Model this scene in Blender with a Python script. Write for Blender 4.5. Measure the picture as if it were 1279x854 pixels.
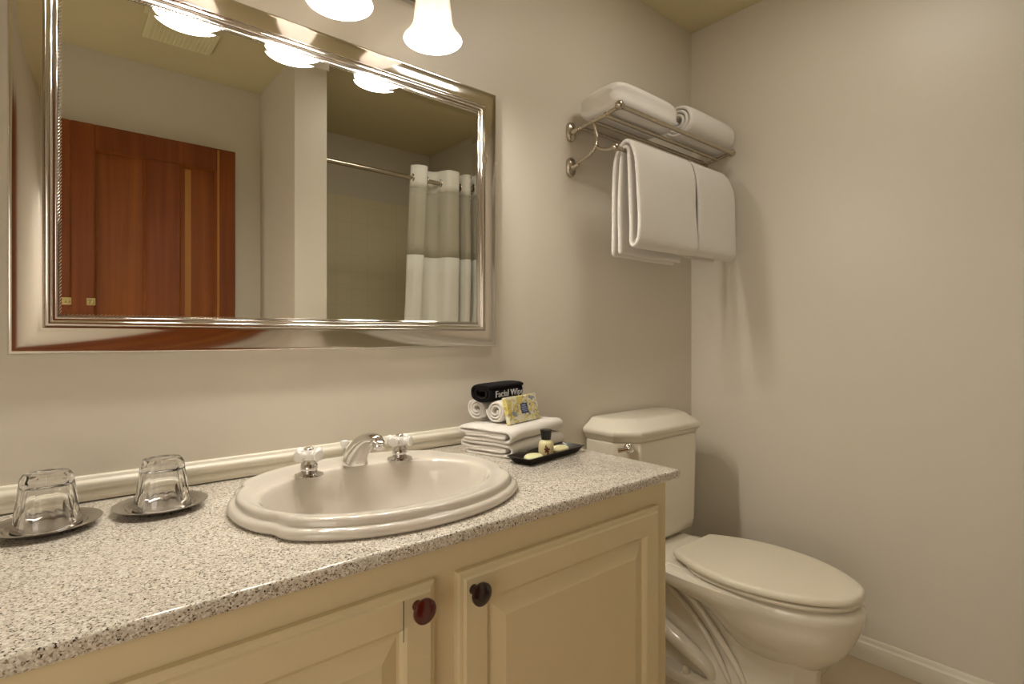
import bpy, bmesh, math, random
from mathutils import Vector, Matrix, noise
PI = math.pi
random.seed(7)
S = bpy.context.scene
COL = S.collection
for o in list(bpy.data.objects): bpy.data.objects.remove(o)

# ------------------------------------------------------------------ camera
cd = bpy.data.cameras.new('camera'); cam = bpy.data.objects.new('camera', cd); COL.objects.link(cam)
cam.location = (0, -1.3227, 1.1168)
cam.rotation_euler = (PI/2, 0, -math.radians(40.24))
cd.sensor_width = 36; cd.lens = 682.66/1279*36
cd.shift_y = -8.17/1279; cd.clip_start = .01
S.camera = cam

# ------------------------------------------------------------------ world, light, exposure
w = bpy.data.worlds.new('world'); S.world = w; w.use_nodes = True
w.node_tree.nodes['Background'].inputs[0].default_value = (1, .93, .8, 1)
w.node_tree.nodes['Background'].inputs[1].default_value = .05
S.view_settings.view_transform = 'Standard'; S.view_settings.look = 'None'
S.view_settings.gamma = 1; S.view_settings.exposure = .30
S.view_settings.use_curve_mapping = False
LAMP_POWER = 7.6
FILL_POWER = 7.6
TOP_FILL_POWER = 3.6
LAMP_COL = (1, .94, .85)

def area_light(name, loc, target, size, sizey, power, col):
    l = bpy.data.lights.new(name, 'AREA'); l.shape = 'RECTANGLE'; l.size = size; l.size_y = sizey
    l.energy = power; l.color = col
    o = bpy.data.objects.new(name, l); COL.objects.link(o); o.location = loc
    o.rotation_euler = (Vector(target)-Vector(loc)).to_track_quat('-Z', 'Y').to_euler()
    return o
# added fill lamp by the closed left wall, brightens cabinet and room
area_light('left_fill_light', (-.90, -1.45, .85), (2.1, -1.40, .45), 0.8, 1.4, FILL_POWER, (1, .93, .83))

# added overhead fill without a fixture, lifts walls and alcove
area_light('top_fill_light', (1.40, -.77, 2.425), (1.40, -.77, 0), .34, .34, TOP_FILL_POWER, (1, .94, .85))

# ------------------------------------------------------------------ materials
def mat(name, col, rough=.5, metal=0, spec=.5, **k):
    m = bpy.data.materials.new(name); m.use_nodes = True
    b = m.node_tree.nodes['Principled BSDF']
    b.inputs['Base Color'].default_value = (*col, 1)
    b.inputs['Roughness'].default_value = rough; b.inputs['Metallic'].default_value = metal
    b.inputs['Specular IOR Level'].default_value = spec
    for n, v in k.items(): b.inputs[n.replace('_', ' ')].default_value = v
    return m
def nd(m, t, **k):
    n = m.node_tree.nodes.new(t)
    for a, v in k.items():
        if a in n.inputs.keys(): n.inputs[a].default_value = v
        else: setattr(n, a, v)
    return n
def lk(m, a, b): m.node_tree.links.new(a, b)
def bsdf(m): return m.node_tree.nodes['Principled BSDF']
def bump(m, scale, strength, dist=.001, detail=2, kind='noise'):
    tc = nd(m, 'ShaderNodeTexCoord')
    n = nd(m, 'ShaderNodeTexNoise') if kind == 'noise' else nd(m, 'ShaderNodeTexVoronoi')
    n.inputs['Scale'].default_value = scale
    if kind == 'noise': n.inputs['Detail'].default_value = detail
    b = nd(m, 'ShaderNodeBump'); b.inputs['Strength'].default_value = strength; b.inputs['Distance'].default_value = dist
    lk(m, tc.outputs['Object'], n.inputs['Vector'])
    lk(m, n.outputs[0], b.inputs['Height']); lk(m, b.outputs[0], bsdf(m).inputs['Normal'])
def mottle(m, c1, c2, scale, lo=.35, hi=.65, detail=3):
    tc = nd(m, 'ShaderNodeTexCoord'); n = nd(m, 'ShaderNodeTexNoise'); n.inputs['Scale'].default_value = scale
    n.inputs['Detail'].default_value = detail
    r = nd(m, 'ShaderNodeValToRGB'); e = r.color_ramp.elements
    e[0].position = lo; e[0].color = (*c1, 1); e[1].position = hi; e[1].color = (*c2, 1)
    lk(m, tc.outputs['Object'], n.inputs['Vector']); lk(m, n.outputs[0], r.inputs[0]); lk(m, r.outputs[0], bsdf(m).inputs['Base Color'])

M = {}
M['wall'] = mat('wall_paint', (.72, .665, .56), .38, spec=.4); bump(M['wall'], 90, .12, .0006)
M['ceiling'] = mat('ceiling_paint', (.69, .61, .37), .7); bump(M['ceiling'], 60, .1, .0006)
M['trim'] = mat('trim_paint', (.80, .75, .62), .35)
M['cabinet'] = mat('cabinet_paint', (.76, .65, .41), .42); bump(M['cabinet'], 40, .06, .0005)
M['porcelain'] = mat('porcelain', (.72, .665, .58), .07, Coat_Weight=.5, Coat_Roughness=.03)
M['toiletware'] = mat('toilet_porcelain', (.86, .80, .67), .10, Coat_Weight=.4)
M['seat'] = mat('seat_plastic', (.82, .75, .60), .28)
M['tap_porcelain'] = mat('tap_porcelain', (.90, .88, .84), .08, Coat_Weight=.5)
M['chrome'] = mat('chrome', (.70, .68, .67), .06, 1)
M['frame'] = mat('polished_silver', (.76, .72, .68), .10, 1)
M['nickel'] = mat('brushed_nickel', (.50, .44, .36), .24, 1)
M['steel'] = mat('brushed_steel', (.36, .335, .31), .22, 1); bump(M['steel'], 300, .05, .0002)
M['mirror'] = mat('mirror_glass', (.88, .88, .83), .0, 1)
M['glass'] = mat('clear_glass', (1, 1, 1), .01, 0, Transmission_Weight=1, IOR=1.5)
M['white_terry'] = mat('white_terry', (.80, .76, .70), .95, spec=.1, Sheen_Weight=.3); bump(M['white_terry'], 420, .55, .0022, 3)
M['black_terry'] = mat('black_terry', (.012, .011, .012), .95, spec=.1); bump(M['black_terry'], 420, .6, .002, 3)
M['thread'] = mat('grey_thread', (.45, .45, .48), .8)
M['black'] = mat('black_plastic', (.012, .011, .011), .3)
M['blacktray'] = mat('black_lacquer', (.018, .013, .013), .28)
M['red'] = mat('red_glaze', (.085, .007, .005), .16, Coat_Weight=.5)
M['maroon'] = mat('dark_maroon_glaze', (.020, .006, .005), .18, Coat_Weight=.5)
M['soap'] = mat('pale_yellow_soap', (.80, .73, .42), .4, Subsurface_Weight=.2)
M['soapwrap'] = mat('label_yellow', (.72, .57, .16), .5)
M['brass'] = mat('brass', (.55, .45, .20), .3, 1)
M['curtain'] = mat('white_curtain', (.80, .78, .70), .8)
M['sheer'] = mat('sheer_mesh', (.66, .62, .50), .8)
bsdf(M['sheer']).inputs['Alpha'].default_value = .55
M['vent'] = mat('vent_plastic', (.84, .78, .50), .6)
M['caulk'] = mat('dark_joint', (.03, .025, .02), .8)
M['darkhole'] = mat('dark_gap', (.03, .025, .02), .9)

def granite():
    m = mat('speckled_granite', (.6, .55, .48), .16, Coat_Weight=.3)
    tc = nd(m, 'ShaderNodeTexCoord')
    def vor(scale, seed):
        mp = nd(m, 'ShaderNodeMapping'); mp.inputs['Location'].default_value = (seed, seed*1.7, seed*.3)
        n0 = nd(m, 'ShaderNodeTexNoise'); n0.inputs['Scale'].default_value = scale*.8
        mx = nd(m, 'ShaderNodeVectorMath', operation='MULTIPLY_ADD'); mx.inputs[1].default_value = (.003,)*3
        v = nd(m, 'ShaderNodeTexVoronoi'); v.inputs['Scale'].default_value = scale
        lk(m, tc.outputs['Object'], mp.inputs[0]); lk(m, mp.outputs[0], n0.inputs['Vector'])
        lk(m, n0.outputs[1], mx.inputs[0]); lk(m, mp.outputs[0], mx.inputs[2]); lk(m, mx.outputs[0], v.inputs['Vector'])
        return v
    def sel(v, lo, hi):
        s = nd(m, 'ShaderNodeSeparateColor'); lk(m, v.outputs['Color'], s.inputs[0])
        r = nd(m, 'ShaderNodeMapRange'); r.inputs['From Min'].default_value = lo; r.inputs['From Max'].default_value = hi
        lk(m, s.outputs[0], r.inputs['Value']); return r.outputs[0]
    def mix(fac, a, b):
        x = nd(m, 'ShaderNodeMix', data_type='RGBA'); lk(m, fac, x.inputs[0])
        if isinstance(a, tuple): x.inputs[6].default_value = (*a, 1)
        else: lk(m, a, x.inputs[6])
        x.inputs[7].default_value = (*b, 1); return x.outputs[2]
    base = mix(sel(vor(420, 1), .35, .85), (.74, .68, .585), (.58, .52, .43))
    c = mix(sel(vor(520, 3), .80, .86), base, (.28, .22, .155))
    c = mix(sel(vor(470, 9), .925, .95), c, (.05, .042, .035))
    c = mix(sel(vor(380, 5), .80, .85), c, (.86, .82, .75))
    lk(m, c, bsdf(m).inputs['Base Color']); return m
M['granite'] = granite()

def wood(name, c1, c2, c3):
    m = mat(name, c1, .5, spec=.25)
    tc = nd(m, 'ShaderNodeTexCoord'); mp = nd(m, 'ShaderNodeMapping'); mp.inputs['Scale'].default_value = (28, 28, 1.2)
    n = nd(m, 'ShaderNodeTexNoise'); n.inputs['Scale'].default_value = 1.0; n.inputs['Detail'].default_value = 5
    r = nd(m, 'ShaderNodeValToRGB'); e = r.color_ramp.elements
    e[0].position = .3; e[0].color = (*c1, 1); e[1].position = .7; e[1].color = (*c2, 1)
    x = r.color_ramp.elements.new(.5); x.color = (*c3, 1)
    lk(m, tc.outputs['Object'], mp.inputs[0]); lk(m, mp.outputs[0], n.inputs['Vector'])
    lk(m, n.outputs[0], r.inputs[0]); lk(m, r.outputs[0], bsdf(m).inputs['Base Color']); return m
M['fir'] = wood('fir_wood', (.150, .034, .004), (.24, .062, .008), (.19, .046, .006))
M['door_pale'] = wood('pale_door_streak', (.38, .16, .03), (.46, .20, .04), (.42, .18, .035))  # pale strips on the door, the stile-edge highlight among them
M['fir_panel'] = wood('fir_panel_wood', (.19, .048, .005), (.28, .080, .010), (.235, .064, .007))

def floral():
    m = mat('floral_wrapper', (.8, .75, .4), .45)
    tc = nd(m, 'ShaderNodeTexCoord'); cur = None
    def layer(scale, loc, lo, hi, col, prev):
        mp = nd(m, 'ShaderNodeMapping'); mp.inputs['Location'].default_value = (loc, loc*2, loc*.5)
        n = nd(m, 'ShaderNodeTexNoise'); n.inputs['Scale'].default_value = scale; n.inputs['Detail'].default_value = 2; n.inputs['Distortion'].default_value = 1.5
        r = nd(m, 'ShaderNodeMapRange'); r.inputs['From Min'].default_value = lo; r.inputs['From Max'].default_value = hi
        x = nd(m, 'ShaderNodeMix', data_type='RGBA')
        lk(m, tc.outputs['Object'], mp.inputs[0]); lk(m, mp.outputs[0], n.inputs['Vector']); lk(m, n.outputs[0], r.inputs['Value']); lk(m, r.outputs[0], x.inputs[0])
        if isinstance(prev, tuple): x.inputs[6].default_value = (*prev, 1)
        else: lk(m, prev, x.inputs[6])
        x.inputs[7].default_value = (*col, 1); return x.outputs[2]
    c = layer(34, 1, .46, .56, (.72, .61, .18), (.80, .77, .60))
    c = layer(48, 4, .57, .62, (.26, .27, .36), c)
    c = layer(70, 8, .62, .66, (.50, .38, .06), c)
    lk(m, c, bsdf(m).inputs['Base Color']); return m
M['floral'] = floral()
M['navy'] = mat('navy_label', (.03, .045, .13), .4)
M['palelabel'] = mat('pale_blue_print', (.35, .42, .62), .4)

def tile():
    m = mat('shower_surround', (.76, .69, .47), .30)
    tc = nd(m, 'ShaderNodeTexCoord'); mp = nd(m, 'ShaderNodeMapping'); mp.inputs['Rotation'].default_value = (PI/2, 0, 0)
    b = nd(m, 'ShaderNodeTexBrick'); b.offset = 0; b.inputs['Scale'].default_value = 1
    b.inputs['Brick Width'].default_value = .11; b.inputs['Row Height'].default_value = .11; b.inputs['Mortar Size'].default_value = .0022
    b.inputs['Color1'].default_value = b.inputs['Color2'].default_value = (.76, .69, .47, 1); b.inputs['Mortar'].default_value = (.70, .63, .43, 1)
    lk(m, tc.outputs['Object'], mp.inputs[0]); lk(m, mp.outputs[0], b.inputs['Vector']); lk(m, b.outputs[0], bsdf(m).inputs['Base Color']); return m
M['tile'] = tile()
def floor_m():
    m = mat('floor_vinyl', (.50, .40, .25), .35)
    tc = nd(m, 'ShaderNodeTexCoord')
    b = nd(m, 'ShaderNodeTexBrick'); b.offset = 0; b.inputs['Scale'].default_value = 1
    b.inputs['Brick Width'].default_value = .305; b.inputs['Row Height'].default_value = .305; b.inputs['Mortar Size'].default_value = .002
    b.inputs['Color1'].default_value = (.62, .50, .34, 1); b.inputs['Color2'].default_value = (.59, .475, .32, 1); b.inputs['Mortar'].default_value = (.50, .40, .27, 1)
    lk(m, tc.outputs['Object'], b.inputs['Vector']); lk(m, b.outputs[0], bsdf(m).inputs['Base Color']); return m
M['floor'] = floor_m()

def emis(name, col, e, base=(.9, .88, .85)):
    m = mat(name, base, .35); b = bsdf(m)
    b.inputs['Emission Color'].default_value = (*col, 1); b.inputs['Emission Strength'].default_value = e; return m
M['shade_out'] = emis('frosted_shade_outer', (1, .78, .58), .05, (.75, .66, .55))
M['shade_in'] = emis('frosted_shade_inner', (1, .95, .92), 2.2)
def see_through(m, f):
    out = m.node_tree.nodes['Material Output']; t = nd(m, 'ShaderNodeBsdfTransparent'); x = nd(m, 'ShaderNodeMixShader'); x.inputs[0].default_value = f
    lk(m, bsdf(m).outputs[0], x.inputs[1]); lk(m, t.outputs[0], x.inputs[2]); lk(m, x.outputs[0], out.inputs[0])
see_through(M['shade_out'], .10); see_through(M['shade_in'], .10)
M['bulb'] = emis('bulb_glow', (1, .88, .75), 3)

# ------------------------------------------------------------------ mesh helpers
def link(name, me, m=None, parent=None, smooth=True, label=None):
    mats = m if isinstance(m, (list, tuple)) else [m]
    if isinstance(me, bmesh.types.BMesh):
        d = bpy.data.meshes.new(name); bmesh.ops.recalc_face_normals(me, faces=me.faces) if not getattr(me, 'keep', False) else None
        me.to_mesh(d); me.free(); me = d
    for x in mats:
        if x: me.materials.append(x)
    o = bpy.data.objects.new(name, me); COL.objects.link(o)
    if smooth:
        for p in me.polygons: p.use_smooth = True
        try: me.set_sharp_from_angle(angle=math.radians(42))
        except Exception: pass
    if parent:
        o.parent = parent
        base = Matrix.LocRotScale(parent.location, parent.rotation_euler, None)
        if parent.parent:
            base = parent.parent.matrix_parent_inverse_root if False else WORLD.get(parent.name, base)
        o.matrix_parent_inverse = WORLD[parent.name].inverted()
    WORLD[o.name] = Matrix.Identity(4)
    if label: o['label'] = label
    return o
WORLD = {}
def thing(name, label, cat, loc, group=None):
    o = bpy.data.objects.new(name, None); COL.objects.link(o); o.location = loc; o.empty_display_size = .03
    WORLD[o.name] = Matrix.Translation(loc)
    o['label'] = label; o['category'] = cat
    if group: o['group'] = group
    return o
def tag(o, label, cat, group=None):
    o['label'] = label; o['category'] = cat
    if group: o['group'] = group
    return o
def struct(o): o['kind'] = 'structure'; return o
def mod_bevel(o, w, seg=2):
    b = o.modifiers.new('bevel', 'BEVEL'); b.width = w; b.segments = seg; b.limit_method = 'ANGLE'; b.angle_limit = math.radians(40)
    b.harden_normals = False; return o
def mod_sub(o, n=1):
    b = o.modifiers.new('sub', 'SUBSURF'); b.levels = n; b.render_levels = n; return o

def box(lo, hi, bm=None):
    bm = bm or bmesh.new()
    x0, y0, z0 = lo; x1, y1, z1 = hi
    v = [bm.verts.new(p) for p in ((x0,y0,z0),(x1,y0,z0),(x1,y1,z0),(x0,y1,z0),(x0,y0,z1),(x1,y0,z1),(x1,y1,z1),(x0,y1,z1))]
    for f in ((0,3,2,1),(4,5,6,7),(0,1,5,4),(1,2,6,5),(2,3,7,6),(3,0,4,7)): bm.faces.new([v[i] for i in f])
    return bm
def loft(rings, bm=None, close=True, cap0=True, cap1=True, mats=None):
    bm = bm or bmesh.new(); R = []
    for r in rings: R.append([bm.verts.new(p) for p in r])
    n = len(R[0])
    for a, (r0, r1) in enumerate(zip(R, R[1:])):
        for i in range(n if close else n-1):
            j = (i+1) % n
            f = bm.faces.new((r0[i], r0[j], r1[j], r1[i]))
            if mats: f.material_index = mats[a]
    if cap0: bm.faces.new(list(reversed(R[0])))
    if cap1: bm.faces.new(R[-1])
    return bm
def lathe(prof, c=(0,0,0), n=40, bm=None, axis='z', cap0=True, cap1=True, fn=None, mats=None):
    rings = []
    for r, h in prof:
        ring = []
        for i in range(n):
            t = 2*PI*i/n; rr = r*(fn(t, h) if fn else 1)
            a, b = rr*math.cos(t), rr*math.sin(t)
            p = {'z': (a, b, h), 'y': (a, h, b), 'x': (h, a, b)}[axis]
            ring.append((c[0]+p[0], c[1]+p[1], c[2]+p[2]))
        rings.append(ring)
    return loft(rings, bm, True, cap0, cap1, mats)
def smooth_path(pts, k=6):
    P = [Vector(p) for p in pts]; P = [2*P[0]-P[1]]+P+[2*P[-1]-P[-2]]; out = []
    for i in range(1, len(P)-2):
        for s in range(k):
            t = s/k; a, b, c, d = P[i-1:i+3]
            out.append(.5*((2*b)+(c-a)*t+(2*a-5*b+4*c-d)*t*t+(3*b-a-3*c+d)*t**3))
    out.append(P[-2]); return out
def tube(pts, r, n=12, bm=None, smooth=0, flat=1, up=None):
    P = smooth_path(pts, smooth) if smooth else [Vector(p) for p in pts]
    rad = r if callable(r) else ((lambda t: r) if not isinstance(r, (list, tuple)) else (lambda t: r[min(int(t*(len(r)-1)), len(r)-2)]*(1-(t*(len(r)-1)-min(int(t*(len(r)-1)), len(r)-2)))+r[min(int(t*(len(r)-1)), len(r)-2)+1]*(t*(len(r)-1)-min(int(t*(len(r)-1)), len(r)-2))))
    rings = []; prev = None
    for i, p in enumerate(P):
        d = (P[min(i+1, len(P)-1)]-P[max(i-1, 0)]).normalized()
        if prev is None:
            u = Vector(up) if up else (Vector((0, 0, 1)) if abs(d.z) < .9 else Vector((1, 0, 0)))
        else: u = prev
        u = (u-d*u.dot(d)).normalized(); prev = u; s = d.cross(u)
        rr = rad(i/(len(P)-1))
        rings.append([p+(u*math.cos(2*PI*k/n)*flat+s*math.sin(2*PI*k/n))*rr for k in range(n)])
    return loft(rings, bm)
def sphere(c, r, bm=None, n=16, sq=(1,1,1)):
    prof = [(max(1e-4, math.sin(PI*i/10)), -math.cos(PI*i/10)) for i in range(11)]
    rings = [[(c[0]+r*sq[0]*a*math.cos(2*PI*k/n), c[1]+r*sq[1]*a*math.sin(2*PI*k/n), c[2]+r*sq[2]*h) for k in range(n)] for a, h in prof]
    return loft(rings, bm)

# ------------------------------------------------------------------ room shell
XR, ZC, YF, YA, XL = 2.15, 2.44, -1.895, -2.19, -.95
struct(link('floor', box((XL-.1, YA-.1, -.06), (XR+.1, .1, 0)), M['floor'], smooth=False))
struct(link('ceiling', box((XL-.1, YA-.1, ZC), (XR+.1, .1, ZC+.06)), M['ceiling'], smooth=False))
struct(link('wall_back', box((XL-.1, 0, 0), (XR+.1, .1, ZC)), M['wall'], smooth=False))
struct(link('wall_right', box((XR, YA, 0), (XR+.1, 0, ZC)), M['wall'], smooth=False))
struct(link('wall_left', box((XL-.1, YA, 0), (XL, 0, ZC)), M['wall'], smooth=False))
struct(link('wall_front', box((XL, YF-.1, 0), (.885, YF, ZC)), M['wall'], smooth=False))
struct(link('wall_partition', box((.885, YA, 0), (1.04, -1.345, ZC)), M['wall'], smooth=False))
struct(link('wall_alcove', box((XL-.1, YA-.1, 0), (XR+.1, YA, ZC)), M['wall'], smooth=False))
struct(link('wall_surround', box((1.04, YA, 0), (XR, YA+.012, 2.04)), M['tile'], smooth=False))

def sweep_x(prof, x0, x1, m, name):       # profile (y, z)
    return link(name, loft([[(x, y, z) for y, z in prof] for x in (x0, x1)]), m)
# backsplash moulding along the worktop
pf = [(0,.800),(-.010,.800),(-.0105,.806),(-.013,.808),(-.0145,.812),(-.0135,.8165),(-.0105,.819),(-.0105,.822),(-.014,.824),(-.017,.828),(-.0175,.833),(-.015,.8375),(-.0105,.8395),(-.009,.841),(-.0085,.8445),(-.006,.847),(0,.8475)]
struct(sweep_x([(y, z+.0025) for y, z in pf], XL, .925, M['trim'], 'trim_1'))
def sweep_y(prof, y0, y1, m, name):       # profile (x, z)
    return link(name, loft([[(x, y, z) for x, z in prof] for y in (y0, y1)]), m)
bp = [(XR,0),(XR-.014,0),(XR-.014,.050),(XR-.0125,.054),(XR-.0125,.058),(XR-.0085,.062),(XR-.0065,.067),(XR-.006,.075),(XR-.003,.079),(XR,.079)]
struct(sweep_y(bp, -1.40, -.0, M['trim'], 'baseboard_right'))
struct(sweep_x([(-(XR-x) , z) for x, z in bp], 1.13, XR-.014, M['trim'], 'baseboard_back'))

# ------------------------------------------------------------------ interior door, open against the front wall
dr = thing('door_1', '', 'door', (-.02, -1.82, .01)); del dr['label']; del dr['category']; dr['kind'] = 'structure'
dx0, dx1, dy, dz0, dz1 = -.04, .737, -1.80, .012, 2.068
def frame_piece(lo, hi, m, name, lab=None):
    return mod_bevel(link(name, box(lo, hi), m, dr, smooth=False, label=lab), .003)
px = [(.155, .348), (.487, .648)]
frame_piece((dx0, dy-.036, dz0), (px[0][0], dy, dz1), M['fir'], 'stile')
frame_piece((px[1][1], dy-.036, dz0), (dx1, dy, dz1), M['fir'], 'stile')
frame_piece((px[0][1], dy-.036, .25), (px[1][0], dy, 1.955), M['fir'], 'mullion')
frame_piece((px[0][0], dy-.036, 1.955), (px[1][1], dy, dz1), M['fir'], 'top_rail')
frame_piece((px[0][0], dy-.036, dz0), (px[1][1], dy, .25), M['fir'], 'bottom_rail')
for a, b in px:
    bm = bmesh.new(); z0, z1 = .25, 1.955
    def rr(i, y): return [(a+i, y, z0+i), (b-i, y, z0+i), (b-i, y, z1-i), (a+i, y, z1-i)]
    loft([rr(0, dy-.034), rr(0, dy-.003), rr(.006, dy-.012), rr(.008, dy-.0195), rr(.030, dy-.018)], bm)
    pn = link('door_panel', bm, M['fir_panel'], dr, smooth=False)
link('door_streak', box((.512, dy-.0179, .265), (.538, dy-.0174, 1.94)), M['door_pale'], dr, smooth=False, label='pale streak in the panel')  # paler vertical strip inside the right panel
link('door_streak', box((.652, dy-.0005, .02), (.662, dy+.0006, 2.06)), M['door_pale'], dr, smooth=False, label='painted highlight along the stile edge')  # highlight on the stile edge, put in as a pale strip
hk = thing('hook_plate', 'tiny square brass plate on the wooden door, seen in the mirror', 'hook', (.142, dy, 1.268))
link('plate', mod := box((.126, dy, 1.252), (.158, dy+.004, 1.284)), M['brass'], hk, smooth=False)
bm = sphere((.136, dy+.006, 1.268), .005, sq=(1, .8, 1.6)); sphere((.149, dy+.006, 1.268), .005, bm, sq=(1, .8, 1.6))
link('stud', bm, M['brass'], hk)

# ceiling vent
vt = thing('ceiling_vent', 'square pale vent grille on the ceiling, seen in the mirror', 'vent', (.44, -1.46, ZC))
mod_bevel(link('vent_frame', box((.31, -1.585, ZC-.014), (.575, -1.33, ZC)), M['vent'], vt, smooth=False), .004)
bm = bmesh.new()
for i in range(15): box((.328+i*.0160, -1.568, ZC-.018), (.334+i*.0160, -1.347, ZC-.013), bm)
o = link('vent_slats', bm, M['vent'], vt, smooth=False)

# shower rod and curtain
rod = thing('curtain_rod', 'thin chrome shower curtain rod across the tub alcove, seen in the mirror', 'curtain rod', (1.04, -1.41, 2.0))
link('rod', tube([(1.045, -1.41, 2.0), (XR-.004, -1.41, 2.0)], .0125, 16), M['nickel'], rod)
for x, s in ((1.0405, 1), (XR-.0005, -1)):
    link('flange', lathe([(.032, 0), (.032, s*.004), (.022, s*.012), (.015, s*.02)], (x, -1.41, 2.0), 24, axis='x'), M['nickel'], rod)
cpts = [(1.545,-1.420),(1.560,-1.385),(1.585,-1.362),(1.625,-1.360),(1.640,-1.385),(1.650,-1.43),(1.685,-1.455),(1.725,-1.43),(1.742,-1.385),(1.76,-1.352),(1.80,-1.345),(1.835,-1.352),(1.85,-1.39),(1.856,-1.44),(1.87,-1.45),(1.876,-1.40),(1.885,-1.355),(1.91,-1.347),(1.925,-1.36),(1.93,-1.40),(1.936,-1.45),(1.955,-1.455),(1.965,-1.40),(1.975,-1.352),(2.01,-1.347),(2.02,-1.40),(2.03,-1.45),(2.05,-1.455),(2.06,-1.40),(2.075,-1.35),(2.10,-1.36),(2.11,-1.42)]
cp = smooth_path([(x, y, 0) for x, y in cpts], 5)
ct = thing('shower_curtain', 'white shower curtain with a sheer band, bunched up on its rod in the mirror', 'curtain', (1.82, -1.40, .2))
def cband(name, z0, z1, m, n, off=0, lab=None):
    rows = []
    for i in range(n+1):
        z = z0+(z1-z0)*i/n; row = []
        for k, p in enumerate(cp):
            spread = 1+.10*(2.07-z)*(math.sin(k*.15)*.3)
            yy = -1.405+(p.y+1.405)*(.75+.35*noise.noise(Vector((p.x*4, 0, z*.8)))+.1)
            row.append((p.x-.045*(2.07-z)*(1 if p.x < 1.67 else .15)+.004*noise.noise(Vector((k*.3, z*3, 1))), yy+off, z))
        rows.append(row)
    bm = loft(rows, close=False, cap0=False, cap1=False)
    o = link(name, bm, m, ct, label=lab)
    s = o.modifiers.new('solid', 'SOLIDIFY'); s.thickness = .0016; return o
cband('header', 1.945, 2.072, M['curtain'], 3)
cband('mesh_window', 1.568, 1.945, M['sheer'], 5, lab='sheer see-through mesh band')
cband('curtain_panel', .20, 1.568, M['curtain'], 14)
for x, y, ax in ((1.553,-1.395,0),(1.646,-1.41,0),(1.737,-1.41,0),(1.853,-1.41,0),(1.873,-1.41,0),(1.932,-1.41,0),(1.965,-1.41,0),(2.02,-1.41,0)):
    bm = bmesh.new()
    rings = [[(x+.004*math.cos(q), -1.41+(.021+.0055*math.sin(q))*math.cos(t), 2.0+(.021+.0055*math.sin(q))*math.sin(t)) for q in [2*PI*j/8 for j in range(8)]] for t in [2*PI*i/24 for i in range(25)]]
    loft(rings, bm, cap0=False, cap1=False)
    link('grommet', bm, M['nickel'], ct)

# ------------------------------------------------------------------ vanity mirror
ML, MR_, MB, MT = -.057, 1.041, 1.083, 1.850
mi = thing('wall_mirror', 'large rectangular mirror in a wide silver frame above the sink', 'mirror', ((ML+MR_)/2, 0, MB))
def frame_sweep(prof, name, m, lab=None):
    rings = []
    for cx, cz, sx, sz in ((ML, MB, 1, 1), (MR_, MB, -1, 1), (MR_, MT, -1, -1), (ML, MT, 1, -1)):
        rings.append([(cx+sx*u, -h, cz+sz*u) for u, h in prof])
    rings.append(rings[0])
    bm = loft(rings, cap0=False, cap1=False); bmesh.ops.remove_doubles(bm, verts=bm.verts, dist=1e-6)
    o = link(name, bm, m, mi, label=lab)
    o.data.set_sharp_from_angle(angle=math.radians(34)); return o
def arc(c, r, a0, a1, n): return [(c[0]+r*math.cos(math.radians(a0+(a1-a0)*i/n)), c[1]+r*math.sin(math.radians(a0+(a1-a0)*i/n))) for i in range(n+1)]
outer = [(0, .001), (0, .0150), (.0008, .0175), (.0025, .0192), (.004, .0196)]
outer += [(.004+d, .0196-.15*d+7.2*d*d) for d in [.042*i/14 for i in range(1, 15)]]
outer += [(.0475, .0262), (.0485, .0225), (.0495, .0220)]
outer += arc((.0553, .0215), .0056, 172, 8, 12)
outer += [(.0617, .0205), (.0640, .0200)] + arc((.0662, .0190), .0018, 150, 20, 5) + [(.0690, .0165), (.0705, .010), (.0705, .001)]
frame_sweep(outer, 'frame', M['frame'])
# fine gadrooned bead beside the glass
bm = bmesh.new(); u = .0712; step = .0062
def ridge(px_, pz_, dirx):
    for s in (0,):
        a = .55
        if dirx: d = Vector((math.cos(a), 0, math.sin(a)))
        else: d = Vector((math.sin(a), 0, math.cos(a)))
        c = Vector((px_, -.0165, pz_)); n = Vector((0, -1, 0)); t = d.cross(n)
        r = .0019; L = .0030
        v = [bm.verts.new(c+d*L*i+(t*math.cos(q)+n*math.sin(q))*r) for i in (-1, 1) for q in (0, PI/3, PI*2/3, PI)]
        for k in range(3): bm.faces.new((v[k], v[k+1], v[k+5], v[k+4]))
        bm.faces.new(v[:4]); bm.faces.new(list(reversed(v[4:])))
L = MR_-ML-2*u; n = int(L/step)
for i in range(n+1):
    x = ML+u+L*i/n; ridge(x, MT-u, True)
    ridge(x, MB+u, True)
L = MT-MB-2*u; n = int(L/step)
for i in range(n+1):
    z = MB+u+L*i/n; ridge(ML+u, z, False); ridge(MR_-u, z, False)
link('bead_trim', bm, M['frame'], mi, smooth=True)
u = .0695; bw = .019
def mr(i, y): return [(ML+u+i, y, MB+u+i), (MR_-u-i, y, MB+u+i), (MR_-u-i, y, MT-u-i), (ML+u+i, y, MT-u-i)]
link('mirror_glass', loft([mr(0, -.004), mr(0, -.01545), mr(bw, -.0150)]), M['mirror'], mi, smooth=False)

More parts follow.
